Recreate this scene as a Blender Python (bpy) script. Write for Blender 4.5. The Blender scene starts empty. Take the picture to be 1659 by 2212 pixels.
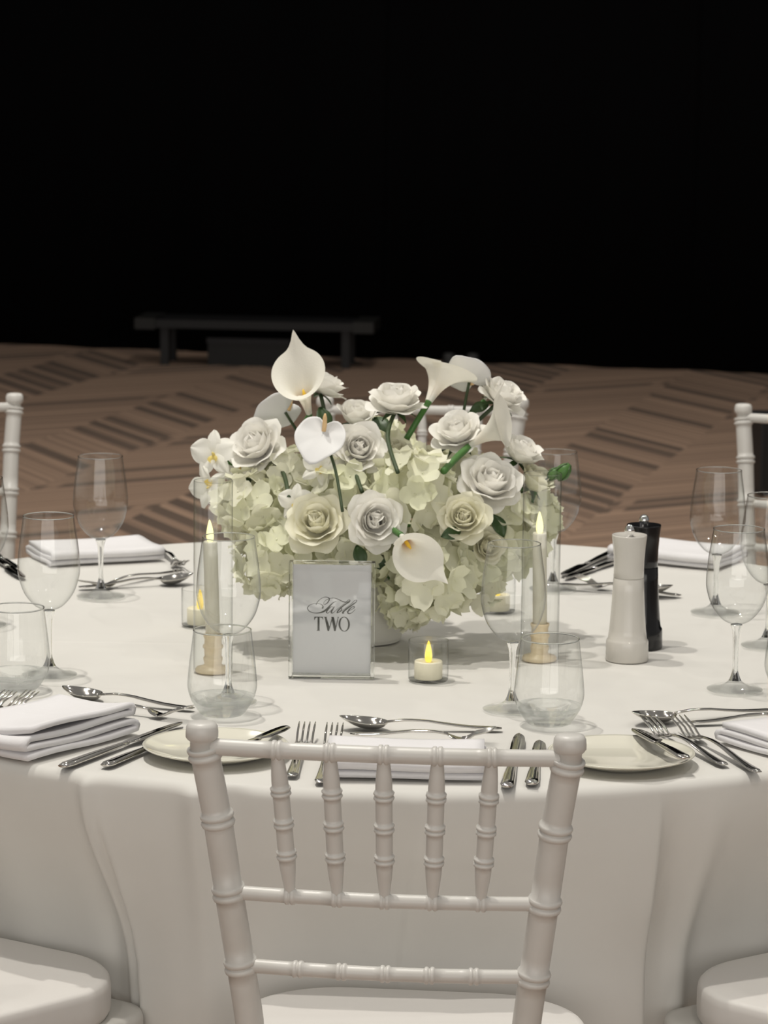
import bpy, math, random
import numpy as np
from mathutils import Vector, Matrix, Quaternion
random.seed(7)
sc = bpy.context.scene
COL = sc.collection
PI = math.pi

# ------------------------------------------------------------------ camera
F_PX, PITCH, CAM_Z, ROLL, W, H = 6720.0, .1544, 1.639, .0102, 1659, 2212
_c, _s = math.cos(PITCH), math.sin(PITCH); _cr, _sr = math.cos(ROLL), math.sin(ROLL)
FWD = Vector((0, _c, -_s)); _r0 = Vector((1, 0, 0)); _d0 = Vector((0, -_s, -_c))
RGT = _cr * _r0 - _sr * _d0; DWN = _sr * _r0 + _cr * _d0
CAM = Vector((0, 0, CAM_Z))
cd = bpy.data.cameras.new('camera'); cam = bpy.data.objects.new('camera', cd); COL.objects.link(cam)
cd.sensor_fit = 'HORIZONTAL'; cd.sensor_width = 36; cd.lens = F_PX / W * 36
cd.clip_start = .05; cd.clip_end = 100
m = Matrix.Identity(4)
for i in range(3):
    m[i][0] = RGT[i]; m[i][1] = -DWN[i]; m[i][2] = -FWD[i]; m[i][3] = CAM[i]
cam.matrix_world = m
cd.dof.use_dof = True; cd.dof.focus_distance = 3.65; cd.dof.aperture_fstop = 19
sc.camera = cam

# ------------------------------------------------------------------ world, lamps, exposure
sc.view_settings.view_transform = 'Standard'; sc.view_settings.look = 'None'
sc.view_settings.gamma = 1; sc.view_settings.exposure = .2; sc.view_settings.use_curve_mapping = False
wd = bpy.data.worlds.new('room_ambience'); sc.world = wd; wd.use_nodes = True
wd.node_tree.nodes['Background'].inputs[0].default_value = (1, .965, .915, 1)
wd.node_tree.nodes['Background'].inputs[1].default_value = .20
def downlight(x, y, z, power, size=.05, col=(1, .95, .87), angle=110):
    l = bpy.data.lights.new('ceiling_downlight', 'SPOT'); l.energy = power; l.shadow_soft_size = size
    l.color = col; l.spot_size = math.radians(angle); l.spot_blend = .6
    o = bpy.data.objects.new('ceiling_downlight', l); COL.objects.link(o); o.location = (x, y, z)
for a in ((-.85, 4.75, 5, 235), (-.62, 3.75, 5, 225), (1.9, 5.2, 5, 40), (-2.6, 5.0, 5, 40), (.9, 1.2, 5, 70), (-1.6, .6, 5, 70),
          (-1.5, 8.4, 5, 190), (1.8, 8.8, 5, 190), (.2, 11.8, 5, 115), (3.6, 3.0, 5, 40), (-4, 2.4, 5, 40), (3.8, 6.8, 5, 40), (-4.2, 7.2, 5, 40)):
    downlight(*a)
# added unseen fill panel behind the camera, brightens upright faces and flowers
al = bpy.data.lights.new('added_front_fill', 'AREA'); al.shape = 'RECTANGLE'; al.size = 9; al.size_y = 3.4; al.energy = 200; al.color = (1, .955, .90)
ao = bpy.data.objects.new('added_front_fill', al); COL.objects.link(ao); ao.location = (0, -4.5, 2.0); ao.rotation_euler = (math.radians(90), 0, 0)
cy = sc.cycles
cy.use_denoising = True
cy.max_bounces = 14; cy.transparent_max_bounces = 40; cy.transmission_bounces = 12
cy.sample_clamp_indirect = 6
cy.caustics_reflective = False; cy.caustics_refractive = True

# ------------------------------------------------------------------ helpers
def ray(px, py): return FWD + RGT * ((px - W / 2) / F_PX) + DWN * ((py - H / 2) / F_PX)
def onz(px, py, z=.75):
    v = ray(px, py); return CAM + v * ((z - CAM_Z) / v.z)
def ony(px, py, y):
    v = ray(px, py); return CAM + v * (y / v.y)

def mesh(name, verts, faces, smooth=True):
    me = bpy.data.meshes.new(name); me.from_pydata([tuple(v) for v in verts], [], faces)
    if smooth: me.polygons.foreach_set('use_smooth', [True] * len(me.polygons))
    me.update(); return me
def obj(name, me, mat, parent=None, loc=None, rot=None):
    o = bpy.data.objects.new(name, me); COL.objects.link(o)
    if mat is not None and len(me.materials) == 0: me.materials.append(mat)
    if parent: o.parent = parent
    if loc is not None: o.location = loc
    if rot is not None: o.rotation_euler = rot
    return o
def tag(o, label, cat, group=None, kind=None):
    if kind: o['kind'] = kind
    if label: o['label'] = label
    if cat: o['category'] = cat
    if group: o['group'] = group
    return o
def thing(name, label, cat, loc=(0, 0, 0), rotz=0, group=None):
    o = bpy.data.objects.new(name, None); COL.objects.link(o)
    o.empty_display_size = .02; o.location = loc; o.rotation_euler = (0, 0, rotz)
    return tag(o, label, cat, group)
def copy_tree(o, parent=None):
    c = o.copy(); COL.objects.link(c); c.parent = parent
    for ch in o.children: copy_tree(ch, c)
    return c

class MB:
    def __init__(s): s.v = []; s.f = []
    def add(s, v, f):
        n = len(s.v); s.v += [Vector(p) for p in v]; s.f += [tuple(i + n for i in q) for q in f]; return s
    def mesh(s, name, smooth=True): return mesh(name, s.v, s.f, smooth)

def revolve(prof, n=32, c=(0, 0)):
    v = []; f = []; ring = []
    for r, z in prof:
        if r < 1e-6: ring.append([len(v)]); v.append((c[0], c[1], z))
        else:
            ring.append(list(range(len(v), len(v) + n)))
            v += [(c[0] + r * math.cos(2 * PI * k / n), c[1] + r * math.sin(2 * PI * k / n), z) for k in range(n)]
    for a, b in zip(ring, ring[1:]):
        for k in range(n):
            k2 = (k + 1) % n
            if len(a) == 1 and len(b) == 1: continue
            if len(a) == 1: f.append((a[0], b[k2], b[k]))
            elif len(b) == 1: f.append((a[k], a[k2], b[0]))
            else: f.append((a[k], a[k2], b[k2], b[k]))
    return v, f
def torus(R, r, z, n=48, k=8):
    v = [((R + r * math.cos(2 * PI * j / k)) * math.cos(2 * PI * i / n), (R + r * math.cos(2 * PI * j / k)) * math.sin(2 * PI * i / n), z + r * math.sin(2 * PI * j / k)) for i in range(n) for j in range(k)]
    f = [(i * k + j, ((i + 1) % n) * k + j, ((i + 1) % n) * k + (j + 1) % k, i * k + (j + 1) % k) for i in range(n) for j in range(k)]
    return v, f
def smooth_prof(pts, n=6):
    """Catmull-Rom through profile points"""
    out = []
    P = [pts[0]] + list(pts) + [pts[-1]]
    for i in range(1, len(P) - 2):
        p0, p1, p2, p3 = P[i - 1], P[i], P[i + 1], P[i + 2]
        for k in range(n):
            t = k / n
            out.append(tuple(.5 * (2 * b + (c - a) * t + (2 * a - 5 * b + 4 * c - d) * t * t + (3 * b - a - 3 * c + d) * t ** 3)
                             for a, b, c, d in zip(p0, p1, p2, p3)))
    out.append(tuple(pts[-1])); return out
def tube(path, radii, n=10, cap=True):
    path = [Vector(p) for p in path]
    if not hasattr(radii, '__len__'): radii = [radii] * len(path)
    v = []; f = []; up = Vector((.13, .21, .97)).normalized(); prev = None
    for i, p in enumerate(path):
        t = (path[min(i + 1, len(path) - 1)] - path[max(i - 1, 0)]).normalized()
        if prev is None:
            a = t.cross(up)
            if a.length < .05: a = t.cross(Vector((1, 0, 0)))
            a.normalize()
        else: a = (prev - t * prev.dot(t)).normalized()
        prev = a; b = t.cross(a)
        for k in range(n):
            q = 2 * PI * k / n; v.append(p + (a * math.cos(q) + b * math.sin(q)) * radii[i])
    for i in range(len(path) - 1):
        for k in range(n):
            k2 = (k + 1) % n; f.append((i * n + k, i * n + k2, (i + 1) * n + k2, (i + 1) * n + k))
    if cap: f.append(tuple(range(n))[::-1]); f.append(tuple(range((len(path) - 1) * n, len(path) * n)))
    return v, f
def grid(fn, nu, nv):
    v = [fn(i / nu, j / nv) for j in range(nv + 1) for i in range(nu + 1)]
    f = [(j * (nu + 1) + i, j * (nu + 1) + i + 1, (j + 1) * (nu + 1) + i + 1, (j + 1) * (nu + 1) + i) for j in range(nv) for i in range(nu)]
    return v, f
def loft(secs, closed=True):
    n = len(secs[0]); v = [p for s in secs for p in s]; f = []
    for i in range(len(secs) - 1):
        for k in range(n if closed else n - 1):
            k2 = (k + 1) % n; f.append((i * n + k, i * n + k2, (i + 1) * n + k2, (i + 1) * n + k))
    if closed: f.append(tuple(range(n))[::-1]); f.append(tuple(range((len(secs) - 1) * n, len(secs) * n)))
    return v, f
def box(x0, x1, y0, y1, z0, z1):
    v = [(x, y, z) for z in (z0, z1) for y in (y0, y1) for x in (x0, x1)]
    return v, [(0, 2, 3, 1), (4, 5, 7, 6), (0, 1, 5, 4), (2, 6, 7, 3), (0, 4, 6, 2), (1, 3, 7, 5)]
def frame(z, x=(1, 0, 0)):
    z = Vector(z).normalized(); x = Vector(x); x = (x - z * x.dot(z)).normalized(); y = z.cross(x)
    M = Matrix.Identity(3)
    for i in range(3): M[i][0] = x[i]; M[i][1] = y[i]; M[i][2] = z[i]
    return M.to_euler()
def sstep(a, b, x):
    t = min(1, max(0, (x - a) / (b - a))); return t * t * (3 - 2 * t)

# ------------------------------------------------------------------ materials
def mat(name, col, rough=.5, metal=0, **kw):
    m = bpy.data.materials.new(name); m.use_nodes = True
    b = m.node_tree.nodes['Principled BSDF']
    b.inputs['Base Color'].default_value = (*col, 1); b.inputs['Roughness'].default_value = rough; b.inputs['Metallic'].default_value = metal
    for k, v in kw.items(): b.inputs[k.replace('_', ' ')].default_value = v
    return m
class NT:
    def __init__(s, m): s.t = m.node_tree; s.n = s.t.nodes; s.l = s.t.links
    def node(s, typ, **kw):
        n = s.n.new(typ)
        for k, v in kw.items(): setattr(n, k, v)
        return n
    def put(s, inp, v):
        if isinstance(v, bpy.types.NodeSocket): s.l.new(v, inp)
        else: inp.default_value = v
    def math(s, op, a, b=0.0, clamp=False):
        n = s.node('ShaderNodeMath', operation=op, use_clamp=clamp); s.put(n.inputs[0], a); s.put(n.inputs[1], b); return n.outputs[0]
    def mix(s, fac, a, b):
        n = s.node('ShaderNodeMix', data_type='RGBA'); s.put(n.inputs[0], fac); s.put(n.inputs[6], a); s.put(n.inputs[7], b); return n.outputs[2]
def speckle(m, c1, c2, scale, lo=.4, hi=.7, detail=4, bump=0, bscale=None):
    """mix two colours by noise, optional bump"""
    g = NT(m); b = g.n['Principled BSDF']; tc = g.node('ShaderNodeTexCoord')
    no = g.node('ShaderNodeTexNoise'); g.l.new(tc.outputs['Object'], no.inputs['Vector']); no.inputs['Scale'].default_value = scale; no.inputs['Detail'].default_value = detail
    mr = g.node('ShaderNodeMapRange'); g.l.new(no.outputs['Fac'], mr.inputs[0]); mr.inputs[1].default_value = lo; mr.inputs[2].default_value = hi
    g.l.new(g.mix(mr.outputs[0], (*c1, 1), (*c2, 1)), b.inputs['Base Color'])
    if bump:
        n2 = g.node('ShaderNodeTexNoise'); g.l.new(tc.outputs['Object'], n2.inputs['Vector']); n2.inputs['Scale'].default_value = bscale or scale
        n2.inputs['Detail'].default_value = 3
        bp = g.node('ShaderNodeBump'); bp.inputs['Strength'].default_value = bump; bp.inputs['Distance'].default_value = .01
        g.l.new(n2.outputs['Fac'], bp.inputs['Height']); g.l.new(bp.outputs[0], b.inputs['Normal'])
    return m
M_CLOTH = speckle(mat('white_table_linen', (.8, .78, .74), .85), (.655, .642, .608), (.635, .622, .588), 6, bump=.12, bscale=9)
M_NAPKIN = speckle(mat('white_napkin_linen', (.8, .8, .8), .85), (.74, .73, .745), (.72, .71, .72), 20, bump=.1, bscale=60)
M_CHAIR = speckle(mat('white_lacquered_wood', (.8, .78, .74), .38), (.585, .572, .542), (.53, .515, .48), 14, .55, .8)
M_CUSHION = mat('white_seat_vinyl', (.66, .64, .615), .6)
M_PLATE = mat('cream_glazed_china', (.72, .70, .60), .12, Coat_Weight=.5)
M_STEEL = mat('polished_steel', (.62, .60, .56), .10, 1)
M_CHROME = mat('chrome_knob', (.8, .8, .8), .05, 1)
M_MILLW = mat('white_glossy_lacquer', (.61, .585, .54), .15)
M_MILLB = mat('black_glossy_lacquer', (.008, .008, .009), .15)
M_VASE = mat('white_matte_ceramic', (.80, .79, .74), .5)
M_CANDLE = mat('ivory_candle_wax', (.86, .81, .62), .5, Subsurface_Weight=.0)
M_TAPER = mat('ivory_taper_wax', (.78, .75, .62), .5)
M_HOLDER = speckle(mat('pale_turned_wood', (.8, .66, .42), .35), (.82, .68, .45), (.72, .56, .34), 60)
M_CARD = mat('white_card_stock', (.76, .76, .78), .55)
M_INK = mat('dark_print_ink', (.035, .037, .03), .6)
M_STEM = mat('green_flower_stem', (.06, .17, .035), .5)
M_DSTEM = mat('dark_green_stem', (.035, .06, .02), .5)
M_LEAF = mat('dark_green_leaf', (.035, .075, .02), .45)
M_BUD = mat('green_bud', (.06, .16, .03), .45)
M_WICK = mat('black_wick', (.01, .01, .01), .8)
M_BLACK = mat('black_powder_metal', (.012, .012, .013), .5)
M_TTOP = mat('plywood_top', (.4, .28, .16), .6)

def petal_mat(name, c1, c2, trans=.25, var=.06):
    m = bpy.data.materials.new(name); m.use_nodes = True; g = NT(m); g.n.clear()
    out = g.node('ShaderNodeOutputMaterial'); d = g.node('ShaderNodeBsdfPrincipled'); t = g.node('ShaderNodeBsdfTranslucent')
    d.inputs['Roughness'].default_value = .65; d.inputs['Specular IOR Level'].default_value = .25
    oi = g.node('ShaderNodeObjectInfo'); col = g.mix(oi.outputs['Random'], (*c1, 1), (*c2, 1))
    tc = g.node('ShaderNodeTexCoord'); no = g.node('ShaderNodeTexNoise'); g.l.new(tc.outputs['Object'], no.inputs['Vector']); no.inputs['Scale'].default_value = 60
    bp = g.node('ShaderNodeBump'); bp.inputs['Strength'].default_value = .15; bp.inputs['Distance'].default_value = .004
    g.l.new(no.outputs['Fac'], bp.inputs['Height']); g.l.new(bp.outputs[0], d.inputs['Normal'])
    g.l.new(col, d.inputs['Base Color']); g.l.new(col, t.inputs['Color'])
    mx = g.node('ShaderNodeMixShader'); mx.inputs[0].default_value = trans
    g.l.new(d.outputs[0], mx.inputs[1]); g.l.new(t.outputs[0], mx.inputs[2]); g.l.new(mx.outputs[0], out.inputs[0]); return m
M_ROSE = petal_mat('white_rose_petal', (.97, .955, .91), (.95, .935, .88), .27)
M_CREAM = petal_mat('cream_rose_petal', (.92, .90, .755), (.88, .86, .70), .30)
M_HYD = petal_mat('pale_green_hydrangea', (.84, .85, .64), (.90, .89, .75), .30)
M_CALLA = petal_mat('ivory_calla', (.93, .91, .83), (.91, .89, .80), .28)
def throat(m):
    g = NT(m); pr = [n for n in g.n if n.type == 'BSDF_PRINCIPLED'][0]; src = pr.inputs['Base Color'].links[0].from_socket
    tc = g.node('ShaderNodeTexCoord'); sx = g.node('ShaderNodeSeparateXYZ'); g.l.new(tc.outputs['Object'], sx.inputs[0])
    mr = g.node('ShaderNodeMapRange'); g.l.new(sx.outputs[2], mr.inputs[0]); mr.inputs[1].default_value = .42; mr.inputs[2].default_value = .14
    ge = g.node('ShaderNodeNewGeometry')
    fac = g.math('MULTIPLY', g.math('POWER', mr.outputs[0], 1.6), ge.outputs['Backfacing'])
    g.l.new(g.mix(fac, src, (.72, .33, .03, 1)), pr.inputs['Base Color'])
throat(M_CALLA)
M_ANTH = petal_mat('white_anthurium', (.86, .86, .86), (.84, .84, .83), .15)
M_ORCH = petal_mat('white_orchid', (.93, .92, .86), (.90, .89, .82), .3)
M_LIP = petal_mat('yellow_orchid_lip', (.85, .66, .16), (.85, .72, .28), .2)
M_SPADIX = mat('peach_spadix', (.80, .55, .28), .6)
M_YSPADIX = mat('yellow_spadix', (.85, .55, .05), .6)

def thin_glass(name, tint=(.985, .99, .985), edge=(.22, .24, .22)):
    m = bpy.data.materials.new(name); m.use_nodes = True; g = NT(m); g.n.clear()
    out = g.node('ShaderNodeOutputMaterial'); tr = g.node('ShaderNodeBsdfTransparent'); gl = g.node('ShaderNodeBsdfGlossy'); gl.inputs['Roughness'].default_value = .035
    lw = g.node('ShaderNodeLayerWeight'); lw.inputs['Blend'].default_value = .5
    fac = g.math('POWER', lw.outputs['Facing'], 4.0)
    R = g.math('ADD', g.math('MULTIPLY', fac, .70), .065, True)
    g.l.new(g.mix(g.math('POWER', lw.outputs['Facing'], 5.0), (*tint, 1), (*edge, 1)), tr.inputs[0])
    mx = g.node('ShaderNodeMixShader'); g.l.new(R, mx.inputs[0]); g.l.new(tr.outputs[0], mx.inputs[1]); g.l.new(gl.outputs[0], mx.inputs[2])
    g.l.new(mx.outputs[0], out.inputs[0]); return m
M_GLASS = thin_glass('thin_clear_glass')
def solid_glass(name, col=(.985, .992, .99), ior=1.5):
    m = bpy.data.materials.new(name); m.use_nodes = True; g = NT(m); g.n.clear()
    out = g.node('ShaderNodeOutputMaterial'); gl = g.node('ShaderNodeBsdfGlass'); gl.inputs['Color'].default_value = (*col, 1); gl.inputs['IOR'].default_value = ior; gl.inputs['Roughness'].default_value = 0
    g.l.new(gl.outputs[0], out.inputs[0]); return m
M_SOLID = solid_glass('solid_clear_glass')
def half_glass(name, col, ior=1.45, f=.5):
    m = solid_glass(name, col, ior); g = NT(m); out = g.n['Material Output']; gl = g.n['Glass BSDF']
    tr = g.node('ShaderNodeBsdfTransparent'); tr.inputs[0].default_value = (*col, 1); mx = g.node('ShaderNodeMixShader'); mx.inputs[0].default_value = f
    g.l.new(tr.outputs[0], mx.inputs[1]); g.l.new(gl.outputs[0], mx.inputs[2]); g.l.new(mx.outputs[0], out.inputs[0]); return m
M_TSOLID = half_glass('tumbler_base_glass', (.99, .998, .996), 1.45, .36)
M_FOOT = half_glass('wine_foot_glass', (.99, .995, .99), 1.45, .32)
def emis(name, col, s):
    m = bpy.data.materials.new(name); m.use_nodes = True; g = NT(m); g.n.clear()
    out = g.node('ShaderNodeOutputMaterial'); e = g.node('ShaderNodeEmission'); e.inputs[0].default_value = (*col, 1); e.inputs[1].default_value = s
    g.l.new(e.outputs[0], out.inputs[0]); return m
M_FLAME = emis('led_flame_glow', (1, .70, .10), 1.25)
M_FLAMEW = emis('led_taper_flame_glow', (1, .93, .42), 1.35)

# carpet: chevron bands of brown stripes
def carpet():
    m = mat('patterned_brown_carpet', (.2, .14, .1), .95); g = NT(m); b = g.n['Principled BSDF']
    tc = g.node('ShaderNodeTexCoord'); sx = g.node('ShaderNodeSeparateXYZ'); g.l.new(tc.outputs['Object'], sx.inputs[0]); X, Y = sx.outputs[0], sx.outputs[1]
    def rot(a):
        a = math.radians(a); return g.math('ADD', g.math('MULTIPLY', X, math.cos(a)), g.math('MULTIPLY', Y, math.sin(a)))
    def noise1(v, w, scale, detail=0):
        n = g.node('ShaderNodeTexNoise', noise_dimensions='2D'); cb = g.node('ShaderNodeCombineXYZ'); g.put(cb.inputs[0], v); g.put(cb.inputs[1], w); g.l.new(cb.outputs[0], n.inputs['Vector'])
        n.inputs['Scale'].default_value = scale; n.inputs['Detail'].default_value = detail; return n.outputs['Fac']
    band = g.math('DIVIDE', g.math('ADD', rot(-15), 50.42), 1.02)     # across-band coordinate
    bid = g.math('FLOOR', band); odd = g.math('LESS_THAN', g.math('FRACT', band), .45)
    pa = rot(122); pb = rot(25)                                      # perpendicular to the two stripe directions
    perp = g.math('ADD', g.math('MULTIPLY', pa, g.math('SUBTRACT', 1.0, odd)), g.math('MULTIPLY', pb, odd))
    sid = g.math('DIVIDE', g.math('ADD', perp, 50.0), .118)
    cell = g.math('ADD', g.math('FLOOR', sid), g.math('MULTIPLY', bid, 17.3))
    wn = g.node('ShaderNodeTexWhiteNoise', noise_dimensions='1D'); g.l.new(cell, wn.inputs['W'])
    fine = noise1(perp, g.math('MULTIPLY', bid, 3.7), 38.0, 2)
    fr = g.math('FRACT', sid)
    dark = g.math('MULTIPLY', g.math('GREATER_THAN', wn.outputs[0], g.math('SUBTRACT', .84, g.math('MULTIPLY', odd, .44))), g.math('LESS_THAN', g.math('ABSOLUTE', g.math('SUBTRACT', fr, .5)), .30))
    fb = g.math('ABSOLUTE', g.math('SUBTRACT', g.math('FRACT', g.math('ADD', band, .775)), .5))
    dark = g.math('MULTIPLY', dark, g.math('GREATER_THAN', g.math('ABSOLUTE', g.math('SUBTRACT', fb, .225)), .02))
    cr = g.node('ShaderNodeValToRGB'); g.l.new(fine, cr.inputs[0]); e = cr.color_ramp.elements
    e[0].position = .35; e[0].color = (.21, .137, .096, 1); e[1].position = .68; e[1].color = (.49, .325, .225, 1)
    c2 = g.mix(g.math('MULTIPLY', dark, .85), cr.outputs[0], (.075, .054, .042, 1))
    big = g.node('ShaderNodeTexNoise'); g.l.new(tc.outputs['Object'], big.inputs['Vector']); big.inputs['Scale'].default_value = 1.1
    c3 = g.mix(g.math('MULTIPLY', big.outputs['Fac'], .35), c2, (.25, .17, .125, 1))
    g.l.new(c3, b.inputs['Base Color']); return m
M_CARPET = carpet()
M_DRAPE = mat('black_velour_drape', (.0035, .0035, .004), .95, Specular_IOR_Level=.05)

# ------------------------------------------------------------------ setting: floor, black drapes
TX, TY, TZ, TR = .014, 4.503, .75, .93
fl = obj('floor', mesh('floor', [(-14, -3, 0), (14, -3, 0), (14, 20, 0), (-14, 20, 0)], [(0, 1, 2, 3)], False), M_CARPET); fl['kind'] = 'structure'
tag(fl, 'brown carpet with dark chevron stripe pattern', None)
def drape(x0, x1, k):
    def fn(u, v):
        x = x0 + (x1 - x0) * u; d = x * 9.5
        return (x, 15.52 - .27 * x + .03 * math.sin(d) * (1 - .3 * v) + .012 * math.sin(2.3 * d), .0 + 7.0 * v)
    v, f = grid(fn, 60, 4)
    o = obj('black_drape', mesh('black_drape', v, f), M_DRAPE)
    so = o.modifiers.new('t', 'SOLIDIFY'); so.thickness = .004
    return tag(o, 'floor-length black drape panel of the dark back curtain', 'curtain', 'black drape panels along the back of the hall')
for k in range(-8, 8): drape(1.5 * k, 1.5 * (k + 1), k)

# background bench, box and small floor lights
bx0, bx1, by = -1.16, -.09, 15.2
t = thing('low_bench', 'long low black bench on thin legs before the dark curtain', 'bench', ((bx0 + bx1) / 2, by, 0), math.radians(-6))
hw = (bx1 - bx0) / 2
obj('bench_top', mesh('bench_top', *box(-hw, hw, -.15, .15, .185, .225), False), mat('dark_grey_bench', (.008, .008, .009), .5), t)
for sx in (-1, 1):
    obj('end_cap', mesh('end_cap', *box(sx * hw - .05, sx * hw + .05, -.16, .16, .178, .232), False), mat('bench_cap', (.011, .011, .010), .5), t)
    for sy in (-.1, .1):
        obj('leg', mesh('leg', *box(sx * (hw - .09) - .02, sx * (hw - .09) + .02, sy - .02, sy + .02, 0, .185), False), M_BLACK, t)
t = thing('equipment_case', 'black flat equipment case under the low bench', 'case', (-.66, 15.22, 0), math.radians(-6))
obj('case_body', mesh('case_body', *box(-.20, .20, -.1, .1, .0, .11), False), mat('case_shell', (.006, .006, .006), .5), t)
obj('case_lid', mesh('case_lid', *box(-.205, .205, -.105, .105, .11, .135), False), mat('case_lid', (.008, .008, .011), .45), t)
for x, n in ((.31, 'left'), (.425, 'right')):
    t = thing('floor_light', 'small round black floor light at the curtain foot, the %s of the pair' % n, 'floor light', (x, 15.12, 0), 0, 'small floor lights by the curtain')
    obj('housing', mesh('housing', *revolve([(0, .0), (.035, 0), (.035, .03), (.03, .05), (.03, .07), (0, .07)], 16)), mat('dark_housing', (.03, .03, .03), .5), t)
    obj('lens', mesh('lens', *revolve([(.024, .0702), (.018, .074), (0, .076)], 16)), mat('dull_lens', (.06, .06, .06), .3), t)
# black floor speaker far behind the right-hand chair
t = thing('floor_speaker', 'black box speaker on the carpet far behind the right-hand white chair', 'speaker', (1.47, 11.1, 0), math.radians(8))
obj('cabinet', mesh('cabinet', *box(-.15, .15, -.11, .11, .012, .285), False), M_BLACK, t)
obj('grille', mesh('grille', *box(-.135, .135, -.116, -.11, .03, .27), False), mat('speaker_grille', (.006, .006, .006), .7), t)
obj('handle', mesh('handle', *tube([(-.06, 0, .285), (-.055, 0, .31), (.055, 0, .31), (.06, 0, .285)], .008, 8)), M_CHROME, t)
for x in (-.12, .12):
    for y in (-.08, .08): obj('foot', mesh('foot', *tube([(x, y, 0), (x, y, .013)], .014, 8)), M_BLACK, t)

# ------------------------------------------------------------------ table and cloth
t = thing('round_table', 'round banquet table hidden under the white floor-length cloth', 'table', (TX, TY, 0))
obj('tabletop', mesh('tabletop', *revolve([(0, .715), (.905, .715), (.905, .74), (.9, .744), (0, .744)], 64), False), M_TTOP, t)
for a in (45, 135, 225, 315):
    x, y = .5 * math.cos(math.radians(a)), .5 * math.sin(math.radians(a))
    obj('leg', mesh('leg', *tube([(x, y, 0), (x, y, .72)], .02, 10)), M_BLACK, t)

CH_ANG = [1, 34.8, 72, 108, 144, 180, -33.2, -72, -108, -144]
def saw(th, t, a0, a1, amp, decay, side):
    # sharp crease: a jump at the line that fades away on one side
    d = (th - (a0 + (a1 - a0) * t) + 180) % 360 - 180; d *= side
    return amp * min(1, t * 5) * (math.exp(-d / decay) if d > 0 else math.exp(-(d / .22) ** 2)) 
def cloth_r(th, z):
    t = max(0, (.735 - z) / .735)
    r = TR + .012 * t
    for a in CH_ANG:
        d = (th - a + 180) % 360 - 180
        ex = 15.5
        r -= (.108 if abs(a) in (34.8, 33.2) else .085) * math.exp(-(d / ex) ** 4) * sstep(0, .33, t)
    def fold(a0, a1, amp, wd, skew=0.0, pw=1.0):
        a = a0 + (a1 - a0) * t; d = (th - a + 180) % 360 - 180
        w = wd * (1 + (skew if d > 0 else -skew))
        return amp * min(1, t * 4) ** pw * math.exp(-(d / w) ** 2)
    r += saw(th, t, -22.6, -17.6, .014, 3.2, 1) + fold(-23.6, -19.5, .010, .45, pw=.5) * (1 - .7 * t) - fold(-25.2, -20.5, .010, 1.4)
    r += saw(th, t, 20.2, 20.4, .020, 5.0, -1) - fold(21.6, 21.8, .018, .9) + fold(25, 24, .020, 1.4)
    r += saw(th, t, 2.2, -2.4, .0055, 4.0, 1)
    d0 = th + 14.5; r += .014 * math.exp(-(d0 / 1.1) ** 2) * math.exp(-t * 3.5) - .008 * math.exp(-((d0 - 2.6) / 1.5) ** 2) * math.exp(-t * 4) + fold(-10, -12, .006, 2.5)
    d1 = th + 23.2; r += .010 * math.exp(-(d1 / .7) ** 2) * math.exp(-t * 3)
    r += .004 * math.exp(-((th - 2) / 1.2) ** 2) * math.exp(-t * 6)
    r += fold(13, 11, .006, 3) + fold(-33, -35, .008, 3) + fold(34, 36, .008, 3)
    for a in (54, 90, 126, 162, -54, -90, -126, -162): r += fold(a, a + 1, .03, 3.5)
    r += .004 * t * math.sin(math.radians(th * 11) + 1) + .003 * t * math.sin(math.radians(th * 23))
    return r
NA = 1260
v = [Vector((0, 0, TZ))]; rings = []
def topz(x, y):
    z = .0006 * math.sin(13 * x + 4 * y) * math.sin(9 * y - 5 * x) 
    d = (y + .055 * x) + .07                       # pressed crease line on the left half
    if x < -.1: z += .0012 * math.exp(-(d / .004) ** 2) * sstep(.1, .2, -x)
    return TZ + z - .0012
def angs(): return [(-180 + 360 * k / NA) for k in range(NA)]
def addring(fn): rings.append(list(range(len(v), len(v) + NA))); v.extend(fn(a) for a in angs())
for i in range(1, 46):
    r = .914 * i / 45
    addring(lambda a: (lambda x, y: Vector((x, y, topz(x, y))))(r * math.sin(math.radians(a)), -r * math.cos(math.radians(a))))
for i in range(1, 7):
    q = i / 6 * PI / 2
    def fn(a):
        rr = cloth_r(a, .735); rr = .914 + (rr - .914) * math.sin(q); return Vector((rr * math.sin(math.radians(a)), -rr * math.cos(math.radians(a)), .7338 + .015 * math.cos(q)))
    addring(fn)
for i in range(1, 51):
    z = .735 - (.735 - .004) * i / 50
    addring(lambda a: (lambda rr: Vector((rr * math.sin(math.radians(a)), -rr * math.cos(math.radians(a)), z)))(cloth_r(a, z)))
f = [(0, rings[0][k], rings[0][(k + 1) % NA]) for k in range(NA)]
for A, B in zip(rings, rings[1:]): f += [(A[k], B[k], B[(k + 1) % NA], A[(k + 1) % NA]) for k in range(NA)]
cl = obj('tablecloth', mesh('tablecloth', v, f), M_CLOTH, loc=(TX, TY, 0))
tag(cl, 'white floor-length cloth draped over the round table', 'tablecloth')

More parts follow.
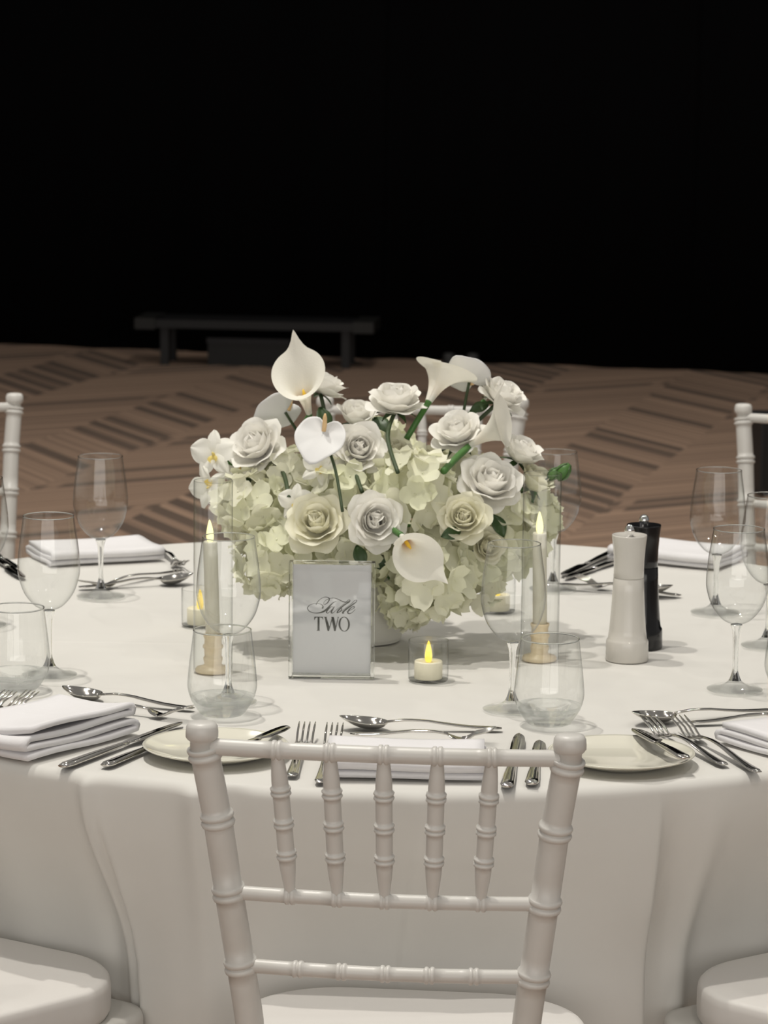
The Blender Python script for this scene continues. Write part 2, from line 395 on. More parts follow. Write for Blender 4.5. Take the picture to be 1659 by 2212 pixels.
# ------------------------------------------------------------------ chairs
LEAN = math.tan(math.radians(9))
def post_xy(z):
    zs = [0, .30, .45, .583, .645, .729, .814, .894, .93]; xs = [.172, .152, .147, .149, .157, .168, .1785, .1915, .195]
    x = float(np.interp(z, zs, xs)); y = (.92 - z) * LEAN if z > .45 else (.92 - .45) * LEAN - (.45 - z) * .10
    return x, y
def ringed(path_fn, z0, z1, rad_fn, rings, n=14, steps=40):
    """tube from z0 to z1 with double bead rings at given parameters"""
    ts = set(np.linspace(0, 1, steps))
    L = abs(z1 - z0)
    return ts
def bead_tube(p_of_t, length, rad, beads, n=14, steps=24, bh=.0028, bw=.0042, cap=True):
    ts = list(np.linspace(0, 1, steps + 1))
    for b in beads:
        for off in (-1, 1):
            for k in np.linspace(-1, 1, 7): ts.append(b + (off * bw + k * bw * .9) / length)
    ts = sorted(x for x in ts if 0 <= x <= 1)
    out = []
    for x in ts:
        if not out or x - out[-1] > 1e-4: out.append(x)
    rr = []
    for x in out:
        r = rad(x)
        for b in beads:
            for off in (-1, 1):
                d = abs((x - b) * length - off * bw) / (bw * .9)
                if d < 1: r = max(r, rad(x) + bh * math.sqrt(1 - d * d))
        rr.append(r)
    return tube([p_of_t(x) for x in out], rr, n, cap)
def make_chair():
    t = thing('chiavari_chair', '', 'chair')
    for s in (-1, 1):
        z0, z1 = .0, .892
        P = lambda q, s=s: (s * post_xy(z0 + (z1 - z0) * q)[0], post_xy(z0 + (z1 - z0) * q)[1], z0 + (z1 - z0) * q)
        rad = lambda q: .0155 if q > .5 else .0155 - .004 * (1 - q / .5)
        me = MB().add(*bead_tube(P, .892, rad, [z / .892 for z in (.886, .812, .729, .645, .44)], 18, 40, .0029, .0042)).mesh('back_post')
        po = obj('back_post', me, M_CHAIR, t)
        x, y = post_xy(.905)
        pr = [(0, .885), (.0130, .885), (.0126, .8985), (.0150, .9005), (.0172, .9035), (.0174, .9085), (.0168, .9145), (.0145, .9182), (.010, .9195), (0, .9200)]
        v_, f_ = revolve(pr, 20); obj('finial', mesh('finial', [(a + s * x, b + y, c) for a, b, c in v_], f_), M_CHAIR, po)
    def rail(name, z, r, n5, sp, bend=.012):
        x0, y0 = post_xy(z)
        P = lambda q: ((2 * q - 1) * x0, y0 - bend * (1 - (2 * q - 1) ** 2), z)
        beads = [.5 + (k * sp) / (2 * x0) for k in (-2, -1, 0, 1, 2)]
        return obj(name, MB().add(*bead_tube(P, 2 * x0, lambda q: r, beads, 14, 24, .0018, .003)).mesh(name), M_CHAIR, t)
    rail('top_rail', .893, .0092, 5, .0562); rail('middle_rail', .729, .0078, 5, .0505); rail('lower_rail', .645, .0078, 5, .047)
    for k in (-2, -1, 0, 1, 2):
        zA, zB = .729, .893
        def P(q):
            z = zA + (zB - zA) * q; x = k * (.0505 + (.0562 - .0505) * q)
            be = .012 * (1 - (x / post_xy(z)[0]) ** 2)
            return (x, post_xy(z)[1] - be, z)
        def rad(q):
            return .0055 + .0035 * sstep(0, .25, q) - .0025 * sstep(.78, 1, q)
        obj('spindle', MB().add(*bead_tube(P, .164, rad, [.29, .505, .725], 12, 18, .0022, .0027)).mesh('spindle'), M_CHAIR, t)
    # seat frame and cushion
    def outline(hwf, hwb, yf, yb, rf, rb_, n=8):
        pts = []
        for cx, cy_, r, a0 in ((hwf - rf, yf - rf, rf, 0), (-(hwf - rf), yf - rf, rf, 90), (-(hwb - rb_), yb + rb_, rb_, 180), (hwb - rb_, yb + rb_, rb_, 270)):
            for k in range(n + 1):
                a = math.radians(a0 + 90 * k / n); pts.append((cx + r * math.cos(a), cy_ + r * math.sin(a)))
        return pts
    def slab(pts, prof):
        c = Vector((sum(p[0] for p in pts) / len(pts), sum(p[1] for p in pts) / len(pts)))
        secs = [[(c.x + (p[0] - c.x) * s_, c.y + (p[1] - c.y) * s_, z) for p in pts] for s_, z in prof]
        return loft(secs)
    fr = outline(.215, .158, .455, .055, .05, .03, 12)
    obj('seat_frame', mesh('seat_frame', *slab(fr, [(.95, .412), (.99, .416), (1, .424), (1, .440), (.99, .447), (.95, .449)])), M_CHAIR, t)
    cu = outline(.205, .152, .45, .062, .12, .05, 12)
    prof = [(.95, .4492), (.985, .451), (.998, .457), (1.0, .470), (.999, .486), (.993, .4935), (.98, .497), (.95, .4985), (.8, .500), (.5, .501), (.1, .502)]
    obj('seat_cushion', mesh('seat_cushion', *slab(cu, prof)), M_CUSHION, t)
    for s in (-1, 1):
        P = lambda q, s=s: (s * (.172 + .004 * q), .415 - .01 * q, .415 * (1 - q))
        obj('front_leg', MB().add(*bead_tube(P, .415, lambda q: .015 - .004 * q, [.12, .5, .8], 14, 16)).mesh('front_leg'), M_CHAIR, t)
        for zz in (.16, .25):
            bx, by_ = post_xy(zz)
            obj('stretcher', mesh('stretcher', *tube([(s * bx, by_, zz), (s * .175, .41, zz)], .008, 10)), M_CHAIR, t)
    obj('stretcher', mesh('stretcher', *tube([(-.175, .41, .2), (.175, .41, .2)], .008, 10)), M_CHAIR, t)
    bx, by_ = post_xy(.2); obj('stretcher', mesh('stretcher', *tube([(-bx, by_, .2), (bx, by_, .2)], .008, 10)), M_CHAIR, t)
    return t
ch0 = make_chair()
def face(o, d):   # rotate so that local +Y points along d
    o.rotation_euler = (0, 0, math.atan2(-d[0], d[1]))
G_CH = 'white banquet chairs round the table'
def place_chair(first, x, y, d, label):
    o = ch0 if first else copy_tree(ch0); o.location = (x, y, 0); face(o, d); o['label'] = label; o['group'] = G_CH; return o
place_chair(True, .003, 3.161, (math.sin(math.radians(6)), math.cos(math.radians(6))), 'white wooden chair with spindle back in front of the table, nearest the camera')
place_chair(False, .074, 6.10, (0, -1), 'white chair half hidden behind the flower centrepiece, far side of the table')
place_chair(False, -.897, 6.0, (TX + .897, TY - 6.0), 'white chair at the far left, only its back post and rail ends in view')
place_chair(False, .868, 5.95, (TX - .868, TY - 5.95), 'white chair at the far right, standing behind the wine glasses')
def seat_at(a, r, label, tw=0):
    a = math.radians(a); place_chair(False, TX + r * math.sin(a), TY - r * math.cos(a), (-math.sin(a + tw), math.cos(a + tw)), label)
seat_at(-33.2, 1.30, 'white chair at the lower left whose padded seat shows at the edge')
seat_at(34.8, 1.315, 'white chair at the lower right whose padded seat corner shows at the edge')

# ------------------------------------------------------------------ wine glasses and tumblers
def wine_proto():
    t = thing('wine_glass', '', 'wine glass')
    bowl = smooth_prof([(.0005, .092), (.008, .0925), (.0205, .099), (.034, .116), (.0415, .138), (.0428, .155), (.0408, .180), (.0372, .205), (.0348, .2225)], 6)
    rim = [(.0348, .2225), (.03465, .2231), (.0343, .2231), (.0341, .2225)]
    obj('bowl', mesh('bowl', *revolve(bowl + rim[1:], 48)), M_GLASS, t)
    st = smooth_prof([(.0, .0925), (.0075, .0918), (.0072, .088), (.0050, .080), (.0040, .065), (.0038, .045), (.0042, .028), (.0070, .0175), (.0090, .0135)], 5)
    obj('stem', mesh('stem', *revolve(st + [(0, .0135)], 24)), M_SOLID, t)
    ft = [(0, .0128), (.0092, .0128), (.014, .0090), (.022, .0055), (.032, .0035), (.0375, .0028), (.0385, .0018), (.0378, .0008), (.033, .0006), (.018, .0018), (0, .003)]
    obj('foot', mesh('foot', *revolve(ft, 48)), M_FOOT, t)
    obj('rim', mesh('rim', *torus(.0345, .0007, .2228)), M_SOLID, t)
    return t
def tumbler_proto():
    t = thing('tumbler', '', 'tumbler')
    wall = smooth_prof([(.0425, .0260), (.0450, .036), (.0452, .046), (.0430, .070), (.0400, .094), (.0378, .113)], 6)
    obj('wall', mesh('wall', *revolve(wall + [(.0376, .1136), (.0370, .1136), (.0368, .113)], 48)), M_GLASS, t)
    obj('rim', mesh('rim', *torus(.0374, .0010, .1132)), M_SOLID, t)
    # thick base: outer curve, inner floor
    base = [(0, .0012), (.024, .0010), (.027, .0016), (.030, .0045), (.036, .0130), (.0405, .0200), (.0425, .0260), (.0405, .0258), (.036, .0200), (.030, .0150), (.020, .0130), (0, .0125)]
    obj('thick_base', mesh('thick_base', *revolve(base, 48)), M_TSOLID, t)
    return t
def place_all(proto, items, group):
    for i, (px, py, label) in enumerate(items):
        o = proto if i == 0 else copy_tree(proto)
        p = onz(px, py); o.location = (p.x, p.y, TZ + .0008); o['label'] = label; o['group'] = group
        o.rotation_euler = (0, 0, random.random() * 6)
place_all(wine_proto(), [
    (1105, 1535, 'empty wine glass right of the votive candle, overlapping the front tumbler'),
    (493, 1518, 'empty wine glass left of the table sign, seen behind a tumbler'),
    (107, 1460, 'empty wine glass at the left by the spoon, behind the left-edge tumbler'),
    (218, 1290, 'empty wine glass at the far left in front of the far napkin'),
    (1587, 1492, 'empty wine glass at the right with its whole foot in view beyond the spoon'),
    (1545, 1325, 'empty wine glass at the right in front of the far right chair post'),
    (1657, 1397, 'wine glass cut by the right edge of the picture'),
    (1194, 1274, 'wine glass half hidden behind the right glass cylinder'),
    (-42, 1352, 'wine glass just cut by the left edge of the picture')], 'wine glasses on the table')
place_all(tumbler_proto(), [
    (1185, 1566, 'clear water tumbler at the front right beside a wine glass stem'),
    (480, 1546, 'clear water tumbler at the front left before a wine glass'),
    (36, 1492, 'clear water tumbler at the left edge of the picture'),
    (1722, 1500, 'clear water tumbler cut by the right edge of the picture')], 'water tumblers on the table')

# ------------------------------------------------------------------ candles
def flame_mesh(r, h, z0, n=16):
    return revolve(smooth_prof([(0, z0), (r * .75, z0 + h * .08), (r, z0 + h * .32), (r * .72, z0 + h * .65), (r * .3, z0 + h * .9), (0, z0 + h)], 4), n)
def votive(px, py, label):
    p = onz(px, py)
    g = thing('votive_glass', 'clear straight votive glass ' + label, 'candle glass', (p.x, p.y, TZ), 0, 'votive glasses round the centrepiece')
    obj('glass_wall', mesh('glass_wall', *revolve([(.0275, .003), (.0278, .03), (.0278, .0565), (.0274, .0572), (.0268, .0565)], 40)), M_GLASS, g)
    obj('glass_floor', mesh('glass_floor', *revolve([(0, .0006), (.026, .0006), (.0275, .003), (0, .003)], 40)), M_GLASS, g)
    c = thing('tealight_candle', 'ivory battery tealight with yellow flame ' + label, 'candle', (p.x, p.y, TZ + .0035), 0, 'tealight candles')
    obj('candle_body', mesh('candle_body', *revolve([(0, 0), (.019, 0), (.0195, .001), (.0195, .023), (.0185, .0245), (.012, .0238), (.004, .0215), (0, .0212)], 32)), M_CANDLE, c)
    obj('flame', mesh('flame', *flame_mesh(.0052, .032, .021)), M_FLAME, c)
    obj('wick', mesh('wick', *tube([(0, -.001, .020), (0, -.001, .0235)], .0016, 8)), M_WICK, c)
votive(925, 1470, 'in front of the flowers')
votive(1074, 1322, 'behind the front wine glass')
votive(432, 1352, 'behind the left glass cylinder')
def taper(px, py, label, lean=(0, 0)):
    p = onz(px, py)
    g = thing('glass_cylinder', 'tall clear glass cylinder ' + label, 'glass cylinder', (p.x, p.y, TZ), 0, 'tall glass cylinders over taper candles')
    obj('glass_sleeve', mesh('glass_sleeve', *revolve([(.0272, .001), (.0272, .13), (.0272, .268), (.0268, .269), (.0262, .268)], 40)), M_GLASS, g)
    h = thing('candle_holder', 'turned pale wood candle holder ' + label, 'candle holder', (p.x, p.y, TZ), 0, 'turned wooden candle holders')
    pr = [(0, 0), (.0245, 0), (.0252, .003), (.023, .006), (.014, .0085), (.012, .011), (.0135, .018), (.0135, .020), (.0118, .022), (.0125, .032), (.0142, .034), (.0142, .037), (.0122, .039), (.0118, .046), (.0135, .050), (.0135, .053), (.0108, .053), (.0108, .046), (0, .046)]
    obj('turned_body', mesh('turned_body', *revolve(pr, 32)), M_HOLDER, h)
    c = thing('taper_candle', 'ivory taper candle with glowing flame ' + label, 'candle', (p.x, p.y, TZ + .0465), 0, 'taper candles')
    c.rotation_euler = (lean[1], lean[0], 0)
    obj('candle_body', mesh('candle_body', *revolve([(0, 0), (.0102, 0), (.0100, .135), (.0092, .1375), (.004, .1365), (0, .136)], 24)), M_TAPER, c)
    obj('flame', mesh('flame', *flame_mesh(.0052, .033, .135)), M_FLAMEW, c)
taper(460, 1450, 'at the left of the flowers', (-.03, 0))
taper(1165, 1425, 'at the right of the flowers', (-.02, 0))

# ------------------------------------------------------------------ mills
def mill(px, py, m_, label, sc_=1.0):
    p = onz(px, py); t = thing('pepper_mill', label, 'mill', (p.x, p.y, TZ)); t.scale = (sc_,) * 3
    lo = [(0, 0), (.0300, 0), (.0308, .001), (.0302, .0275), (.0292, .0300), (.0278, .0315), (.0262, .045), (.0243, .070), (.0226, .100), (.0218, .1185), (.0212, .1192), (0, .1192)]
    hi = [(0, .1196), (.0211, .1196), (.0217, .1204), (.0215, .130), (.0218, .145), (.0230, .162), (.0250, .1795), (.0248, .1812), (.0235, .1812), (.012, .1775), (0, .1775)]
    obj('body', mesh('body', *revolve(lo, 40)), m_, t)
    tp = obj('grinder_head', mesh('grinder_head', *revolve(hi, 40)), m_, t)
    obj('knob', mesh('knob', *revolve([(0, .1775), (.0062, .1775), (.0062, .184), (.0072, .186), (.0072, .189), (.0055, .1935), (.002, .196), (0, .1962)], 20)), M_CHROME, tp)
mill(1354, 1425, M_MILLW, 'white glossy mill with chrome knob standing on the cloth')
mill(1385, 1398, M_MILLB, 'black glossy mill with chrome knob behind the white mill')

# ------------------------------------------------------------------ table sign
def sign():
    p = onz(716, 1464)
    t = thing('table_sign', 'clear upright holder with a white card reading Table TWO', 'table sign', (p.x, p.y, TZ), math.radians(-1.5))
    w, h, d = .1185, .163, .0095
    tilt = obj('acrylic_frame', None_me(), None, t) if False else None
    fr = MB()
    # acrylic frame: rails round the edge plus front and back sheets
    e = .005
    for b in ((-w / 2, -w / 2 + e, -d, d, 0, h), (w / 2 - e, w / 2, -d, d, 0, h), (-w / 2 + e, w / 2 - e, -d, d, 0, e), (-w / 2 + e, w / 2 - e, -d, d, h - .003, h)): pass
    for nm, b in (('side_rail', (-w / 2, -w / 2 + e, -d, d, .0005, h)), ('side_rail', (w / 2 - e, w / 2, -d, d, .0005, h)), ('bottom_rail', (-w / 2 + e + .0003, w / 2 - e - .0003, -d, d, .0005, .006)), ('top_rail', (-w / 2 + e + .0003, w / 2 - e - .0003, -d, d, h - .003, h))):
        o = obj(nm, mesh(nm, *box(*b), False), M_SOLID, t); bv = o.modifiers.new('b', 'BEVEL'); bv.width = .0008; bv.segments = 2
    obj('front_sheet', mesh('front_sheet', *box(-w / 2 + e, w / 2 - e, -.0030, -.0022, .006, h - .003), False), M_GLASS, t)
    obj('back_sheet', mesh('back_sheet', *box(-w / 2 + e, w / 2 - e, .0022, .0030, .006, h - .003), False), M_GLASS, t)
    cw = w - 2 * e - .001
    card = obj('card', mesh('card', *box(-cw / 2, cw / 2, -.0006, .0006, .0068, h - .0035), False), M_CARD, t)
    tag(card, 'white printed card', None)
    # lettering, traced in the card's own units: crop pixels -> metres
    S = cw / 1145.0
    def cm(x, y): 
        xx = x - (270 - (y - 205) * .0266)
        return ((xx * S) - cw / 2, h - .0035 - (y - 205) * S * .985)
    def stroke(pts, wd):
        """variable-width ribbon"""
        P = smooth_prof(pts, 8) if len(pts) > 2 else pts
        n = len(P); Wd = [float(np.interp(i / (n - 1), np.linspace(0, 1, len(wd)), wd)) for i in range(n)]
        v_ = []; 
        for i, p_ in enumerate(P):
            a = Vector(P[max(i - 1, 0)][:2]); b = Vector(P[min(i + 1, n - 1)][:2]); d_ = (b - a)
            d_ = d_.normalized() if d_.length > 1e-6 else Vector((1, 0)); nn = Vector((-d_.y, d_.x)) * Wd[i] / 2
            v_ += [(p_[0] + nn.x, p_[1] + nn.y), (p_[0] - nn.x, p_[1] - nn.y)]
        return v_, [(2 * i, 2 * i + 1, 2 * i + 3, 2 * i + 2) for i in range(n - 1)]
    def letters(name, strokes, polys=()):
        mb = MB(); k = 0
        for pts, wd in strokes:
            v_, f_ = stroke(pts, wd); yy = -.00066 - k * .00001; k += 1
            mb.add([(cm(a, b)[0], yy, cm(a, b)[1]) for a, b in v_], f_)
        for po in polys:
            yy = -.00066 - k * .00001; k += 1
            mb.add([(cm(a, b)[0], yy, cm(a, b)[1]) for a, b in po], [tuple(range(len(po)))])
        obj(name, mb.mesh(name, False), M_INK, card)
    letters('script_word', [
        # capital T: long foot loop and stem
        ([(893, 768), (850, 782), (800, 830), (750, 885), (700, 922), (640, 943), (570, 948), (505, 930), (468, 892), (470, 860), (505, 825), (565, 806), (625, 804), (672, 818), (694, 850), (683, 878)], [5, 10, 18, 28, 26, 16, 10, 10, 13, 12, 8, 7, 7, 10, 16, 22]),
        # top swash of the T
        ([(592, 822), (618, 775), (668, 728), (728, 704), (782, 716), (785, 750), (755, 795), (718, 816), (704, 800), (722, 765), (772, 732), (850, 716), (920, 735), (985, 768), (1045, 776), (1088, 756)], [13, 9, 7, 8, 14, 17, 14, 8, 6, 6, 7, 8, 11, 13, 14, 6]),
        # a
        ([(850, 856), (815, 850), (775, 882), (742, 930), (762, 946), (800, 915), (846, 862)], [6, 9, 15, 18, 10, 7, 6]),
        ([(862, 846), (832, 892), (812, 935), (832, 944), (870, 915)], [12, 20, 20, 9, 6]),
        # b
        ([(866, 918), (930, 862), (1010, 795), (1062, 748), (1090, 744), (1080, 772), (1020, 810), (950, 868), (905, 922), (900, 946)], [6, 6, 6, 8, 12, 14, 18, 20, 20, 12]),
        ([(902, 942), (945, 918), (968, 882), (958, 868), (935, 880)], [9, 14, 14, 9, 6]),
        # l
        ([(950, 920), (1020, 872), (1110, 800), (1160, 750), (1188, 744), (1180, 772), (1120, 818), (1040, 878), (985, 928), (982, 946), (1004, 938)], [6, 6, 7, 8, 10, 12, 18, 22, 22, 14, 7]),
        # e
        ([(1040, 918), (1095, 895), (1150, 862), (1152, 842), (1118, 850), (1072, 895), (1056, 935), (1080, 950), (1125, 928), (1165, 885)], [6, 7, 10, 12, 12, 18, 20, 12, 8, 6])])
    letters('roman_word', [], [
        # T
        [(562, 1003), (690, 1003), (694, 1052), (684, 1040), (676, 1018), (640, 1014), (636, 1204), (642, 1216), (590, 1216), (604, 1204), (610, 1014), (582, 1018), (572, 1040), (560, 1058)],
        # W
        [(694, 1003), (752, 1003), (742, 1012), (782, 1150), (770, 1216), (752, 1216), (712, 1012)],
        [(770, 1216), (782, 1150), (822, 1012), (810, 1003), (842, 1003), (834, 1014), (776, 1216)],
        [(812, 1003), (850, 1003), (878, 1150), (868, 1216), (848, 1216)],
        [(866, 1216), (874, 1150), (908, 1012), (896, 1003), (932, 1003), (918, 1012), (872, 1216)]])
    mb = MB(); n = 48; vv = []
    for k in range(n):
        a = 2 * PI * k / n
        for rx, ry in ((84, 113), (56, 103)): x, z = cm(1000 + rx * math.cos(a), 1110 + ry * math.sin(a)); vv.append((x, -.00072, z))
    obj('roman_letter_o', mesh('roman_letter_o', vv, [(2 * k, 2 * k + 1, (2 * k + 3) % (2 * n), (2 * k + 2) % (2 * n)) for k in range(n)], False), M_INK, card)
sign()

# ------------------------------------------------------------------ plates
def plate(px, py, label):
    p = onz(px, py); t = tag(obj('side_plate', mesh('side_plate', *revolve([(0, .0004), (.050, .0004), (.054, .0022), (.075, .0085), (.0885, .0135), (.0905, .0150), (.0895, .0160), (.086, .0148), (.072, .0100), (.055, .0058), (0, .0052)], 64)), M_PLATE, loc=(p.x, p.y, TZ)), label, 'plate', 'cream side plates'); return p
plate(466, 1633, 'cream round side plate at the front left behind the near chair post')
plate(1342, 1649, 'cream round side plate at the front right with a butter knife across it')

# ------------------------------------------------------------------ cutlery (local +X from handle end to tip)
def sect(x, z, w, h, n=10):
    return [(x, w * math.cos(2 * PI * k / n), z + h * math.sin(2 * PI * k / n)) for k in range(n)]
def handle(L, end, w0, w1, zs, name='handle'):
    secs = []
    for q in np.linspace(0, 1, 15):
        w = w0 + (w1 - w0) * q ** .8; x = end * q
        if q == 0: w *= .6
        z = float(np.interp(q, np.linspace(0, 1, len(zs)), zs)); secs.append(sect(x, z, w, .0016 if q > 0 else .0008))
    return loft(secs)
def spoon_me(L=.2):
    hd = mesh('handle', *handle(L, .70 * L, .0085, .0028, [.0035, .004, .0055, .0085, .0120, .0130, .0105]))
    def fn(u, v, off=0):
        s = v; x = .69 * L + .31 * L * s
        w = .0225 * math.sin(PI * min(1, max(0, s)) ** .8) ** .62 if 0 < s < 1 else .0015
        rim = .0105 + .0065 * s ** 2; dep = .0115 * math.sin(PI * s ** .75) ** .8 if 0 < s < 1 else 0
        q = 2 * u - 1
        return (x, w * q, rim - dep * (1 - q * q) + off)
    v1, f1 = grid(lambda u, v: fn(u, v), 10, 14)
    return hd, mesh('bowl', v1, f1)
def fork_me(L=.2):
    hd = mesh('handle', *handle(L, .68 * L, .0085, .0027, [.0035, .004, .0055, .0085, .0115, .0120, .0095]))
    mb = MB(); x0, x1 = .67 * L, .79 * L
    zc = lambda x: .0095 - .006 * math.sin(PI * min(1, max(0, (x - x0) / (.20 * L)))) + .0105 * max(0, (x - x0 - .10 * L) / (.23 * L)) ** 1.6
    secs = [sect(x, zc(x), float(np.interp(x, [x0, x0 + .03 * L, x1 - .03 * L, x1], [.0027, .0085, .0115, .0118])), .0011) for x in np.linspace(x0, x1, 7)]
    mb.add(*loft(secs))
    tn = []
    for k in (-1.5, -.5, .5, 1.5):
        y = k * .0064
        pts = [(x, y * (1 + .06 * (x - x1) / (.21 * L)), zc(x)) for x in np.linspace(x1 - .004, L, 8)]
        tn.append(mesh('tine', *tube(pts, [.0016] * 6 + [.0013, .0006], 6)))
    return hd, mb.mesh('fork_neck'), tn
def knife_me(L=.225, bw=.010):
    secs = []
    for q in np.linspace(0, 1, 13):
        w = float(np.interp(q, [0, .05, .4, .85, 1], [.006, .0088, .0078, .0055, .005])); hh = float(np.interp(q, [0, .06, .5, 1], [.002, .0035, .0038, .0022])); secs.append(sect(.52 * L * q, .004, w, hh))
    hd = mesh('handle', *loft(secs))
    secs = []
    for q in np.linspace(0, 1, 17):
        x = .52 * L + .48 * L * q
        top = float(np.interp(q, [0, .03, .1, .6, .85, .95, 1], [.005, .0062, .0068, .0072, .0062, .0040, .0010]))
        bot = float(np.interp(q, [0, .06, .14, .6, .85, .95, 1], [-.005, -.0065, -bw, -bw, -.8 * bw, -.45 * bw, -.0008]))
        secs.append([(x, top, .0030), (x, (top + bot) / 2, .0036), (x, bot, .0044), (x, (top + bot) / 2, .0050), (x, top, .0050)])
    return hd, mesh('blade', *loft(secs))
SP, FK, KN, BK = spoon_me(), fork_me(), knife_me(), knife_me(.17, .012)
def cut(kind, tip, end, label, group, z=0.0, pitch=0.0):
    hz = {'spoon': .016, 'fork': .018, 'knife': .005, 'butter_knife': .005}[kind]
    a = onz(end[0], end[1], TZ + .004) if not isinstance(end, Vector) else end; b = onz(tip[0], tip[1], TZ + hz) if not isinstance(tip, Vector) else tip
    d = b - a; L = math.hypot(d.x, d.y)
    nat = {'spoon': .2, 'fork': .2, 'knife': .225, 'butter_knife': .17}[kind]
    s = min(1.25, max(.85, L / nat)); a = b - d * (s * nat / L)
    o = thing(kind, label, 'knife' if 'knife' in kind else kind, (a.x, a.y, TZ + .0006 + z), math.atan2(d.y, d.x), group)
    o.rotation_euler = (0, pitch, math.atan2(d.y, d.x)); o.scale = (s, 1, 1)
    if kind == 'spoon':
        obj('handle', SP[0], M_STEEL, o); bo = obj('bowl', SP[1], M_STEEL, o); so = bo.modifiers.new('t', 'SOLIDIFY'); so.thickness = .0012; so.offset = -1
        ss = bo.modifiers.new('s', 'SUBSURF'); ss.levels = 1; ss.render_levels = 1
    elif kind == 'fork':
        obj('handle', FK[0], M_STEEL, o); obj('fork_neck', FK[1], M_STEEL, o)
        for me in FK[2]: obj('tine', me, M_STEEL, o)
    else:
        k_ = KN if kind == 'knife' else BK
        obj('handle', k_[0], M_STEEL, o); bl = obj('blade', k_[1], M_STEEL, o)
    return o
GS, GF, GK = 'dessert spoons', 'table forks', 'table knives'
cut('fork', (664, 1563), (630, 1676), 'fork at the front, left one of the pair beside the napkin', GF)
cut('fork', (724, 1565), (688, 1701), 'fork at the front, right one of the pair beside the napkin', GF)
cut('knife', (1122, 1584), (1094, 1702), 'knife at the front just right of the napkin', GK)
cut('knife', (1166, 1599), (1148, 1694), 'small knife at the front, rightmost by the chair post', GK)
cut('spoon', (732, 1549), (1084, 1573), 'dessert spoon lying across the top of the front place setting', GS)
cut('fork', (1068, 1577), (757, 1584), 'dessert fork lying under the dessert spoon at the front', 'dessert forks')
cut('spoon', (134, 1484), (418, 1530), 'dessert spoon at the left beyond the folded napkin', GS)
cut('fork', (412, 1530), (138, 1518), 'dessert fork beside the left dessert spoon', 'dessert forks')
cut('knife', (394, 1560), (134, 1656), 'long knife with dark blade between the left napkin and plate', GK)
cut('knife', (402, 1580), (226, 1654), 'knife whose blade runs under the rim of the left plate', GK)
def along(tip, ang, L):
    b = onz(tip[0], tip[1], TZ + .018); a = math.radians(ang); return b - Vector((math.sin(a) * L, math.cos(a) * L, 0))
cut('fork', (72, 1496), along((72, 1496), 33, .2), 'fork behind the left napkin, right one of the pair', GF)
cut('fork', (24, 1496), along((24, 1496), 33, .2), 'fork behind the left napkin at the picture edge', GF)
cut('fork', (1398, 1549), (1566, 1652), 'fork at the right lying next to the plate', GF)
cut('fork', (1462, 1549), (1668, 1684), 'fork at the right lying next to the right napkin', GF)
cut('spoon', (1364, 1541), (1672, 1532), 'dessert spoon at the right beyond the two forks', GS)
cut('fork', (1768, 1530), (1492, 1560), 'dessert fork at the right edge below the spoon', 'dessert forks')
cut('butter_knife', onz(1367, 1584, TZ + .016), onz(1481, 1646, TZ + .017), 'butter knife laid across the right plate', 'butter knives', .0172)
cut('butter_knife', onz(622, 1578, TZ + .016), onz(486, 1634, TZ + .017), 'butter knife laid across the left plate', 'butter knives', .0172)
cut('spoon', (418, 1240), (170, 1268), 'dessert spoon at the far left behind a wine glass', GS)
cut('fork', (176, 1258), (408, 1228), 'dessert fork beside the far left dessert spoon', 'dessert forks')
cut('fork', (396, 1214), (342, 1182), 'fork at the far left beside the far napkin', GF)
cut('knife', (52, 1248), (-22, 1196), 'knife at the far left edge, nearer one', GK)
cut('knife', (38, 1228), (-30, 1184), 'knife at the far left edge, farther one', GK)
cut('knife', (1213, 1242), (1324, 1192), 'knife with black blade at the far right, left of the mills', GK)
cut('knife', (1220, 1248), (1346, 1206), 'second dark knife at the far right, touching the mills', GK)
cut('spoon', (1454, 1272), (1206, 1266), 'dessert spoon at the far right passing behind the mills', GS, .004)
cut('fork', (1244, 1244), (1470, 1286), 'dessert fork at the far right crossing behind the mills', 'dessert forks')

# ------------------------------------------------------------------ napkins
def napkin(px, py, w, d, rot, label, layers=4, gap=.0048, fan=0.0):
    """cloth folded back and forth: profile in Y-Z, extruded along X"""
    prof = []
    for k in range(layers):
        z = .0022 + gap * k; y0, y1 = (-d / 2, d / 2) if k % 2 == 0 else (d / 2, -d / 2)
        inset = .004 * k
        for q in np.linspace(0, 1, 9):
            y = y0 + (y1 - y0) * q; y = max(-d / 2 + inset * .6, min(d / 2 - inset * .6, y)); prof.append((y, z + .0012 * math.sin(q * 7 + k)))
        if k < layers - 1:
            s = 1 if y1 > 0 else -1
            for a in (-50, 0, 50):
                prof.append((y1 - s * inset * .6 + s * gap * .6 * math.cos(math.radians(a)), z + gap / 2 + gap / 2 * math.sin(math.radians(a))))
    nx = 14; v_ = []; f_ = []
    for i in range(nx + 1):
        u = i / nx
        for j, (y, z) in enumerate(prof):
            lift = 1 + fan * (u ** 2) + .08 * math.sin(5 * u + j * .05)
            v_.append(((u - .5) * w * (1 - .012 * (j // 12)) , y + .0015 * math.sin(6 * u + j * .3), gap * .43 + .0012 + z * lift))
    n = len(prof)
    for i in range(nx):
        for j in range(n - 1): f_.append((i * n + j, i * n + j + 1, (i + 1) * n + j + 1, (i + 1) * n + j))
    p = onz(px, py); o = obj('folded_napkin', mesh('folded_napkin', v_, f_), M_NAPKIN, loc=(p.x, p.y, TZ), rot=(0, 0, rot))
    so = o.modifiers.new('t', 'SOLIDIFY'); so.thickness = gap * .86; so.offset = 0
    return tag(o, label, 'napkin', 'folded white napkins')
napkin(876, 1664, .195, .115, math.radians(-2), 'white folded napkin at the front, seen between the chair spindles', 3, .0085)
